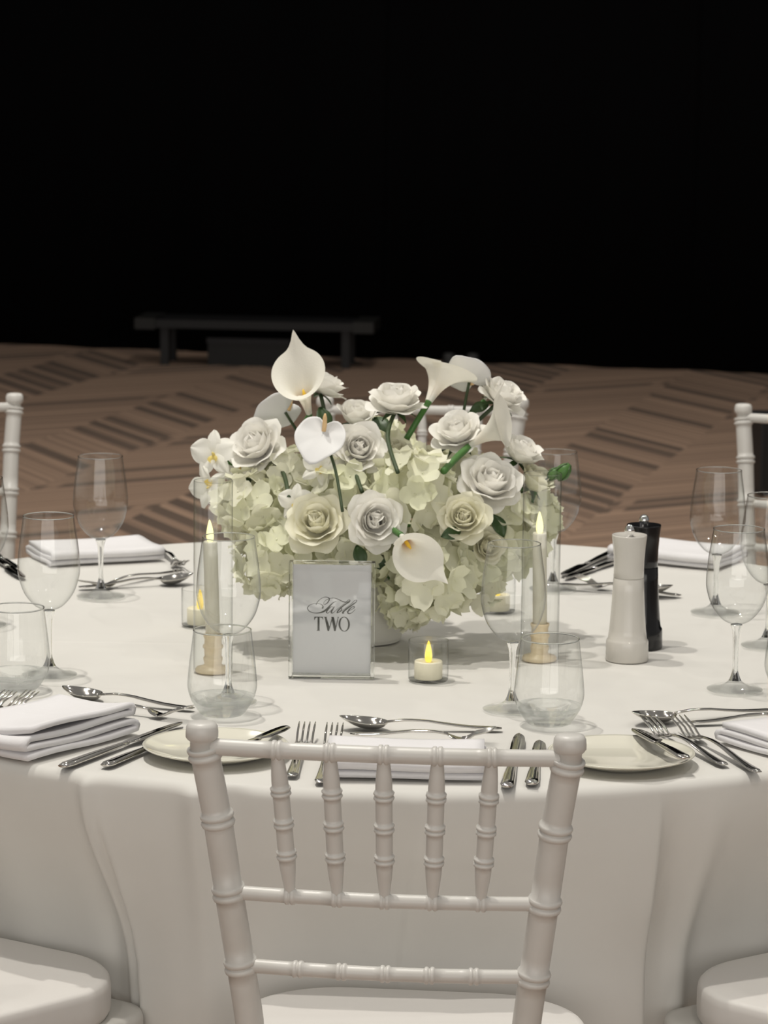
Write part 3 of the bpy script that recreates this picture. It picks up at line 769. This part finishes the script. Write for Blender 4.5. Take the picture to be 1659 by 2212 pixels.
napkin(98, 1604, .125, .20, math.radians(-36), 'white folded napkin with fanned layers at the left beside the knives', 4, .0085, .25)
napkin(1752, 1622, .14, .19, math.radians(36), 'white folded napkin at the right picture edge beside a fork', 3, .008)
napkin(206, 1206, .20, .13, math.radians(24), 'white folded napkin at the far left behind a wine glass', 3, .0075)
napkin(1462, 1210, .20, .13, math.radians(-28), 'white folded napkin at the far right behind the mills', 3, .0075)

# ------------------------------------------------------------------ flower centrepiece
vp = Vector((-.03, 4.49, TZ))
vz = thing('flower_vase', 'low white round vase under the flower centrepiece', 'vase', vp)
obj('vase_body', mesh('vase_body', *revolve(smooth_prof([(0, .0006), (.050, .0006), (.056, .004), (.0585, .012), (.060, .05), (.062, .10), (.064, .135)], 4) + [(.0635, .137), (.060, .135), (.058, .10), (.055, .02), (0, .018)], 48)), M_VASE, vz)
foam = obj('floral_foam', mesh('floral_foam', *revolve(smooth_prof([(0, .03), (.054, .03), (.057, .09), (.060, .135), (.066, .16), (.05, .185), (0, .195)], 4), 24)), M_DSTEM, vz)
FC = vp + Vector((0, 0, .13))      # where stems meet

def petal_me(a0, a1, curl, L, w, rb, nu=8, nv=8, seed=0, notch=.16):
    rnd = random.Random(seed); ph = rnd.random() * 6
    def prof(v):
        r, z = rb, 0.0; n = 24; st = v / n
        for k in range(n):
            x = (k + .5) * st; a = math.radians(a0 + (a1 - a0) * x + curl * sstep(.62, 1, x)); r += math.sin(a) * L * st; z += math.cos(a) * L * st
        return r, z
    def fn(u, v):
        q = 2 * u - 1
        hw = w * (.30 + .70 * math.sin(PI * min(1, .08 + .62 * v)) ** .8)
        if v > .75: hw *= math.sqrt(max(.05, 1 - ((v - .75) / .42) ** 2))
        r, z = prof(v * (1 - notch * q * q)); rc = max(.22, abs(r) * .95); phi = q * hw / rc
        phi = max(-2.2, min(2.2, phi))
        x = r - rc + rc * math.cos(phi); y = rc * math.sin(phi)
        x += .05 * q * q * v * v + .025 * v * math.sin(5 * q + ph); z += .03 * v * math.sin(4 * q + ph * 2)
        return (x, y, z)
    return grid(fn, nu, nv)
LAY = [(3, 20, -42, 0, .82, .40, .03), (3, 32, -36, 6, .86, .48, .06), (4, 44, -28, 12, .90, .54, .09), (4, 55, -18, 24, .94, .60, .12), (5, 66, -6, 42, .98, .62, .14), (5, 79, 10, 56, 1.02, .64, .16), (5, 92, 42, 58, .98, .60, .18)]
PET = [[mesh('petal', *petal_me(a0, a1, cu, L, w, rb, seed=10 * i + s)) for s in range(3)] for i, (n, a0, a1, cu, L, w, rb) in enumerate(LAY)]
PETC = [[me.copy() for me in row] for row in PET]
def sepal_me():
    def fn(u, v):
        q = 2 * u - 1; w = .16 * math.sin(PI * (.15 + .85 * v)) ** .8 * (1 - v * .6); return (.12 + .62 * v, w * q, -.06 - .16 * v * v + .04 * q * q)
    return mesh('sepal', *grid(fn, 2, 6))
SEPAL = sepal_me()
def stem_to(parent_obj, p0, p1, r, m_, name='stem', bow=.02):
    """stem in the flower's local space from world p0 to p1"""
    inv = parent_obj.matrix_basis.inverted()
    mid = (p0 + p1) / 2 + Vector((bow * random.uniform(-1, 1), bow * .5, 0))
    pts = [tuple(x) for x in smooth_prof([tuple(p0), tuple(p0.lerp(mid, .9)), tuple(p1)], 5)]
    loc = [inv @ Vector(p) for p in pts]; s = parent_obj.scale[0]
    return obj(name, mesh(name, *tube(loc, r / s, 8)), m_, parent_obj)
def toward(p, q, t): return p.lerp(q, t)
GR = 'white roses in the centrepiece'
def rose(px, py, dy, size, n, label, m_='w', openness=1.0, stem=None, layers=7, twist=None):
    y = vp.y + dy; c = ony(px, py, y); R = size / 2 / (F_PX / y) 
    R *= .98
    N = Vector(n).normalized()
    e = thing('rose', label, 'rose', c - N * R * .45, 0, GR); e.rotation_euler = frame(N, (random.uniform(-1, 1), random.uniform(-1, 1), .3)); e.scale = (R / 1.06,) * 3
    src = PET if m_ == 'w' else PETC; mm = M_ROSE if m_ == 'w' else M_CREAM
    for i in range(layers):
        cnt = LAY[i][0]
        for k in range(cnt):
            o = obj('petal', src[i][(k + random.randint(0, 2)) % 3], mm, e)
            o.rotation_euler = (random.uniform(-.07, .07), random.uniform(-.10, .06) + (1 - openness) * -.16 * (i > 3), 2 * PI * k / cnt + i * .62 + random.uniform(-.14, .14))
            s = random.uniform(.92, 1.06); o.scale = (s, s, s * (1 + .08 * (i == 0)))
    for k in range(5):
        o = obj('sepal', SEPAL, M_LEAF, e); o.rotation_euler = (0, .1, 2 * PI * k / 5 + .3)
    bpy.context.view_layer.update() if False else None
    base = e.location - N * R * .02
    tgt = ony(stem[0], stem[1], vp.y + stem[2]) if stem else FC + (base - FC) * .25
    if not stem and (tgt - base).length > .12: tgt = base.lerp(FC, .75)
    sp_ = stem_to(e, base, tgt, .0032, M_DSTEM)
    return e
rose(549, 957, -.03, 152, (-.45, -.62, .62), 'white rose at the upper left beside the orchid', stem=(624, 1075, -.13))
rose(702, 826, .08, 114, (.35, .15, .9), 'white rose at the back partly behind the tall calla lily')
rose(770, 893, .05, 114, (.1, -.35, .93), 'white half-open rose behind the front anthurium', layers=6, openness=0)
rose(857, 856, 0, 138, (.05, -.22, .97), 'white rose on a tall bare stem at the top centre', stem=(859, 1020, -.18))
rose(776, 966, -.07, 136, (.12, -.85, .5), 'white rose facing front just right of the anthurium', stem=(782, 1062, -.13))
rose(852, 970, .02, 96, (.05, -.35, .93), 'cream rose low behind the tall central stem', 'c', layers=6)
rose(986, 928, -.04, 134, (-.25, -.5, .83), 'white rose below the upper right calla lilies', stem=(940, 1010, -.06))
rose(1090, 846, .05, 124, (.45, -.25, .85), 'white rose at the top right before the chair post')
rose(1062, 1036, -.09, 158, (.30, -.62, .72), 'large white rose at the right above the candle cylinder')
rose(1130, 972, .01, 124, (.45, -.2, .87), 'white rose at the far right, upper one of two', layers=6)
rose(1160, 1035, 0, 114, (.55, -.25, .75), 'cream rose at the far right beside the green buds', 'c', layers=6, openness=0)
rose(812, 1124, -.17, 146, (.18, -.93, .30), 'large white rose facing front above the table sign')
rose(684, 1126, -.17, 150, (-.18, -.80, .58), 'large cream rose at the lower left above the sign', 'c')
rose(1002, 1116, -.15, 128, (-.05, -.88, .45), 'cream white rose facing front at the lower right', 'c')
rose(925, 985, .02, 84, (.05, -.4, .92), 'small cream rose half sunk among hydrangeas at the centre', 'c', layers=6)
rose(545, 1150, -.08, 104, (-.4, -.8, .4), 'cream rose low at the left behind the candle flame', 'c', layers=6)
rose(1055, 1180, -.10, 100, (.4, -.8, .3), 'cream rose low at the right behind the wine glass rim', 'c', layers=6)

# calla lilies
def calla_me():
    def fn(u, v):
        ph = (2 * u - 1) * PI * 1.07                # 0 = tip side
        tip = ((1 + math.cos(ph)) / 2)
        L = .64 + .26 * tip ** .8
        s = v
        r = .045 + .10 * s + .30 * s ** 3.2 * (.72 + .28 * tip)
        r *= 1 + .05 * ph / PI * (1 - .3 * s)
        z = L * s - .10 * sstep(.8, 1, s) * (1 - tip) 
        x, y = r * math.cos(ph), r * math.sin(ph)
        # draw the tip out and curl it back
        k = sstep(.82, 1, s) * math.exp(-(ph / .22) ** 2)
        x += .10 * k; z += .27 * k * s
        y *= 1 - .5 * k
        return (x, y, z)
    return mesh('spathe', *grid(fn, 72, 18))
CALLA = calla_me()
SPX = mesh('spadix', *tube([(0, 0, .10), (0, 0, .2), (.01, 0, .34), (.015, 0, .44)], [.03, .035, .032, .012], 10))
GC = 'white calla lilies'
def calla(base, dy, length, zdir, xdir, label, stem=None, stem_r=.0045, green=True, wid=1.0):
    y = vp.y + dy; p = ony(*base, y); S = length / (F_PX / y)
    e = thing('calla_lily', label, 'calla lily', p, 0, GC); e.rotation_euler = frame(zdir, xdir); e.scale = (S * wid, S * wid, S)
    o = obj('spathe', CALLA, M_CALLA, e)
    obj('spadix', SPX, M_YSPADIX, e)
    d = Vector(zdir).normalized()
    obj('flower_base', mesh('flower_base', *tube([(0, 0, -.06), (0, 0, .02), (0, 0, .10)], [.035, .046, .056], 12)), M_STEM, e)
    tgt = ony(*stem[:2], vp.y + (stem[2] if len(stem) > 2 else dy + .02)) if stem else p.lerp(FC, .8)
    stem_to(e, p - d * S * .03, tgt, stem_r, M_STEM if green else M_DSTEM)
    return e
calla((668, 893), -.02, 146, (-.20, -.50, .84), (-.10, .55, .8), 'tall white calla lily with pointed tip, highest flower at the upper left', stem=(676, 985, .02))
calla((926, 868), .00, 128, (.40, .55, .72), (.25, .7, -.6), 'white calla lily seen from behind at the top right of centre', stem=(878, 948, .01), wid=1.35)
calla((1016, 962), -.06, 132, (.66, -.30, .52), (.15, -.25, 1), 'white calla lily on a thick green stem, spout-shaped, at the right', stem=(958, 1018, -.14), stem_r=.0052)
calla((868, 1158), -.215, 132, (.30, -.86, -.30), (.80, .0, -.62), 'white calla lily with orange throat hanging in front above the votive', stem=(890, 1130, -.12))
calla((1048, 864), .09, 66, (.1, -.2, .97), (-.5, -.3, .8), 'small calla lily with green back beside the top right rose')

# anthuriums
def anth_me():
    def fn(u, v):
        a = 2 * PI * u; r = v
        # heart outline: notch at a=0 (+X), tip at a=PI
        R = .62 + .38 * (1 - math.cos(a)) / 2 - .42 * math.exp(-((a if a < PI else a - 2 * PI) / .42) ** 2) + .22 * math.exp(-((a - PI) / .30) ** 2)
        R *= 1 - .10 * abs(math.sin(a)) ** 2 * 0
        x, y = R * r * math.cos(a), R * r * math.sin(a) * 1.02
        z = .16 * r * r + .025 * math.sin(7 * a) * r * r - .22 * max(0, -x - .4) ** 2
        z += .10 * math.exp(-((a if a < PI else a - 2 * PI) / .5) ** 2) * r
        return (x - .0, y, z)
    return mesh('spathe', *grid(fn, 40, 10))
ANTH = anth_me()
ASPX = mesh('spadix', *tube([(.12, 0, .02), (.25, 0, .22), (.36, 0, .46), (.42, 0, .60)], [.075, .08, .07, .03], 10))
GA = 'white anthuriums'
def anth(px, py, dy, size, n, xdir, label, stem):
    y = vp.y + dy; c = ony(px, py, y); S = size / 2 / (F_PX / y)
    e = thing('anthurium', label, 'anthurium', c, 0, GA); e.rotation_euler = frame(n, xdir); e.scale = (S,) * 3
    o = obj('spathe', ANTH, M_ANTH, e); so = o.modifiers.new('t', 'SOLIDIFY'); so.thickness = .02
    obj('spadix', ASPX, M_SPADIX, e)
    stem_to(e, c - Vector(n).normalized() * S * .03, ony(stem[0], stem[1], vp.y + stem[2]), .0022, M_DSTEM, bow=.006)
anth(697, 938, -.13, 134, (-.10, -.75, .62), (.32, .45, .85), 'white heart-shaped anthurium with peach spadix facing front', (740, 1105, -.20))
anth(616, 890, .04, 134, (-.25, .55, .45), (.75, .2, .55), 'white anthurium seen from the back at the upper left', (675, 985, .06))
anth(1014, 824, .06, 120, (.15, .8, .5), (.35, .1, -.95), 'white anthurium seen from the back at the top right', (1000, 900, .04))

# orchids
def otep_me(wd=.42):
    def fn(u, v):
        q = 2 * u - 1; w = wd * math.sin(PI * (.06 + .90 * v)) ** .75; return (v, w * q, .10 * math.sin(v * 3) - .12 * q * q * v + .04 * math.sin(9 * q * v))
    return mesh('petal', *grid(fn, 8, 8))
OT1, OT2 = otep_me(.30), otep_me(.52)
OLIP = mesh('lip', *grid(lambda u, v: (.04 + .30 * v, (.05 + .16 * math.sin(PI * (.1 + .8 * v))) * (2 * u - 1), .06 + .22 * v - .35 * v * v + .25 * (2 * u - 1) ** 2 * v), 6, 6))
OCOL = mesh('column', *tube([(0, 0, 0), (.02, 0, .12), (.06, 0, .2)], [.06, .06, .03], 8))
GO = 'white orchids with yellow centres'
def orchid(px, py, dy, size, n, xdir, label, stem):
    y = vp.y + dy; c = ony(px, py, y); S = size / 2 / (F_PX / y)
    e = thing('orchid', label, 'orchid', c, 0, GO); e.rotation_euler = frame(n, xdir); e.scale = (S,) * 3
    for a, me in ((90, OT1), (90 + 144, OT1), (90 - 144, OT1), (90 + 70, OT2), (90 - 70, OT2)):
        o = obj('petal', me, M_ORCH, e); o.rotation_euler = (random.uniform(-.2, .2), random.uniform(-.15, .1), math.radians(a - 90))
    l = obj('lip', OLIP, M_LIP, e); l.rotation_euler = (0, 0, PI)
    obj('column', OCOL, M_LIP, e)
    stem_to(e, c - Vector(n).normalized() * S * .05, ony(*stem, y + .03), .0028, M_STEM)
orchid(462, 982, -.02, 110, (-.25, -.9, .25), (-.1, 0, 1), 'white orchid with yellow centre at the far upper left', (530, 1050))
orchid(452, 1052, -.03, 96, (-.35, -.75, .1), (-.25, 0, -1), 'white orchid drooping into the left glass cylinder', (540, 1060))
orchid(520, 1012, 0, 84, (.1, -.8, .5), (.2, 0, 1), 'white orchid with yellow centre under the upper left rose', (535, 1070))
orchid(640, 1085, -.13, 84, (-.1, -.9, .3), (0, 0, 1), 'white orchid with yellow centre above the cream rose', (690, 1110))
orchid(692, 1012, -.08, 92, (.1, -.8, .45), (.35, 0, .9), 'white orchid with yellow centre under the anthurium', (690, 1070))

# hydrangeas
def floret_me(seed):
    r_ = random.Random(seed); mb = MB()
    for k in range(4):
        a = PI / 2 * k + r_.uniform(-.15, .15); dz = r_.uniform(-.05, .15); tl = r_.uniform(.0, .45); ca, sa = math.cos(a), math.sin(a); sc2 = r_.uniform(.9, 1.12); tw = r_.uniform(-.25, .25)
        def fn(u, v):
            q = 2 * u - 1; w = .50 * math.sin(PI * (.10 + .80 * v)) ** .7; x = (.05 + .92 * v) * sc2; y = w * q * sc2
            z = .06 + dz * v + tl * v * v * .8 + .14 * q * q * v + tw * q * v * .5 - .18 * max(0, v - .7)
            return (x * ca - y * sa, x * sa + y * ca, z)
        mb.add(*grid(fn, 4, 4))
    mb.add(*revolve([(0, .0), (.07, .02), (.06, .09), (0, .12)], 6))
    return mb.mesh('floret')
FLO = [floret_me(s) for s in range(6)]
GH = 'pale green hydrangea heads'
def hydrangea(px, py, dy, size, n, label, count=26):
    y = vp.y + dy; c = ony(px, py, y); R = size / 2 / (F_PX / y); N = Vector(n).normalized()
    e = thing('hydrangea', label, 'hydrangea', c, 0, GH)
    core = obj('flower_core', mesh('flower_core', *revolve(smooth_prof([(0, -R * .62), (R * .4, -R * .5), (R * .66, 0), (R * .4, R * .5), (0, R * .62)], 3), 14)), M_HYD, e)
    ga = PI * (3 - math.sqrt(5))
    for k in range(count):
        zz = 1 - 1.62 * (k + .5) / count; rr = math.sqrt(max(0, 1 - zz * zz)); a = ga * k
        d = Vector((rr * math.cos(a), rr * math.sin(a), zz)); d = Vector((0, 0, 1)).rotation_difference(N) @ d
        o = obj('floret', FLO[random.randrange(6)], M_HYD, e); o.location = d * R * random.uniform(.74, .92)
        o.rotation_euler = frame((d + Vector((random.uniform(-.3, .3), random.uniform(-.3, .3), random.uniform(-.3, .3)))).normalized(), (random.random() - .5, random.random() - .5, random.random() - .5))
        s = R * random.uniform(.40, .52); o.scale = (s,) * 3
    tgt = FC if (FC - c).length > .05 else FC - Vector((0, 0, .03))
    obj('stem', mesh('stem', *tube([Vector((0, 0, 0)), (tgt - c) * .5 + Vector((0, 0, .01)), (tgt - c)], .004, 8)), M_STEM, e)
    return e
for a in ((548, 1095, -.05, 165, (-.6, -.6, .4), 'pale hydrangea head at the left behind the candle flame'),
          (590, 1205, -.09, 165, (-.5, -.75, -.1), 'pale hydrangea head at the lower left beside the sign'),
          (690, 1215, -.10, 150, (-.1, -.9, -.1), 'pale hydrangea head low behind the top of the sign'),
          (770, 1200, -.09, 150, (.1, -.9, .0), 'pale hydrangea head low between the front roses and sign'),
          (620, 1040, -.02, 150, (-.3, -.6, .7), 'pale hydrangea head at the upper left under the anthurium'),
          (740, 1060, -.06, 150, (0, -.8, .6), 'pale hydrangea head at the centre behind the anthurium stem'),
          (892, 1062, -.10, 190, (.0, -.8, .6), 'large pale hydrangea head at the middle between the front roses'),
          (930, 1240, -.12, 190, (.1, -.85, -.4), 'large pale hydrangea head hanging low at the front over the vase'),
          (880, 1300, -.09, 120, (.0, -.7, -.6), 'small pale hydrangea tuft hanging lowest beside the sign'),
          (1010, 1235, -.05, 165, (.5, -.75, -.2), 'pale hydrangea head at the lower right beside the wine glass'),
          (1085, 1150, -.03, 165, (.7, -.6, .2), 'pale hydrangea head at the right behind the right candle'),
          (985, 1030, .03, 140, (.2, -.4, .9), 'pale hydrangea head at the upper right under the roses'),
          (1150, 1120, .04, 120, (.8, -.3, .3), 'pale hydrangea head farthest right behind the glass cylinder'),
          (820, 1000, .10, 180, (0, .3, .95), 'pale hydrangea head at the back of the centrepiece')):
    hydrangea(*a)

# leaves and buds
def leaf_me():
    def fn(u, v):
        q = 2 * u - 1; w = .30 * math.sin(PI * (.03 + .95 * v)) ** .9; return (v, w * q, .12 * math.sin(PI * v) + .08 * q * q)
    return mesh('leaf_blade', *grid(fn, 4, 8))
LEAF = leaf_me()
for px, py, dy, ln, n, xd, lb in ((806, 905, .06, 60, (0, -.6, .8), (.4, 0, -.9), 'dark green leaf below the top centre rose'),
                                 (1056, 876, .06, 44, (0, -.8, .5), (-.7, 0, -.3), 'dark green leaf between the top right flowers'),
                                 (690, 880, .06, 60, (.2, -.8, .4), (.2, 0, -1), 'dark green leaf under the rose behind the tall calla'),
                                 (1062, 1112, -.08, 56, (.3, -.8, .3), (.4, 0, -.9), 'dark green leaf below the large right rose'),
                                 (952, 1160, -.16, 50, (.3, -.8, .3), (.8, 0, .3), 'green leaf right of the hanging calla lily'),
                                 (770, 1178, -.15, 52, (0, -.9, .3), (.3, 0, -.9), 'dark green leaf under the large front rose'),
                                 (555, 1048, -.02, 60, (-.2, -.8, .5), (-.9, 0, .2), 'green leaf beside the drooping orchid'),
                                 (800, 1212, -.12, 48, (0, -.9, .2), (.9, 0, -.2), 'dark green leaf at the top corner of the sign')):
    y = vp.y + dy; c = ony(px, py, y); S = ln / (F_PX / y)
    o = obj('leaf', LEAF, M_LEAF, loc=c); o.rotation_euler = frame(n, xd); o.scale = (S,) * 3
    so = o.modifiers.new('t', 'SOLIDIFY'); so.thickness = .02; tag(o, lb, 'leaf', 'leaves in the centrepiece')
for px, py, s, lb in ((1195, 1024, 20, 'green flower bud at the right edge of the flowers, left one'), (1216, 1020, 27, 'green ribbed flower bud at the right edge of the flowers, right one')):
    y = vp.y + .0; c = ony(px, py, y); S = s / (F_PX / y)
    e = thing('flower_bud', lb, 'bud', c, 0, 'green buds'); e.rotation_euler = frame((.5, -.2, .7)); e.scale = (S,) * 3
    obj('bud_body', mesh('bud_body', *revolve(smooth_prof([(0, -.8), (.4, -.6), (.62, -.1), (.5, .45), (.2, .8), (0, .9)], 4), 14)), M_BUD, e)
    for k in range(4):
        q = PI / 2 * k + .4
        pts = [(math.cos(q) * r, math.sin(q) * r, z) for r, z in ((.2, -.76), (.55, -.45), (.66, -.05), (.55, .42), (.2, .82))]
        obj('bud_rib', mesh('bud_rib', *tube(pts, .06, 6)), M_LEAF, e)
    stem_to(e, c - Vector((.5, -.2, .7)) * S * .5, ony(1150, 1085, y - .0), .0022, M_STEM)
bpy.context.view_layer.update()
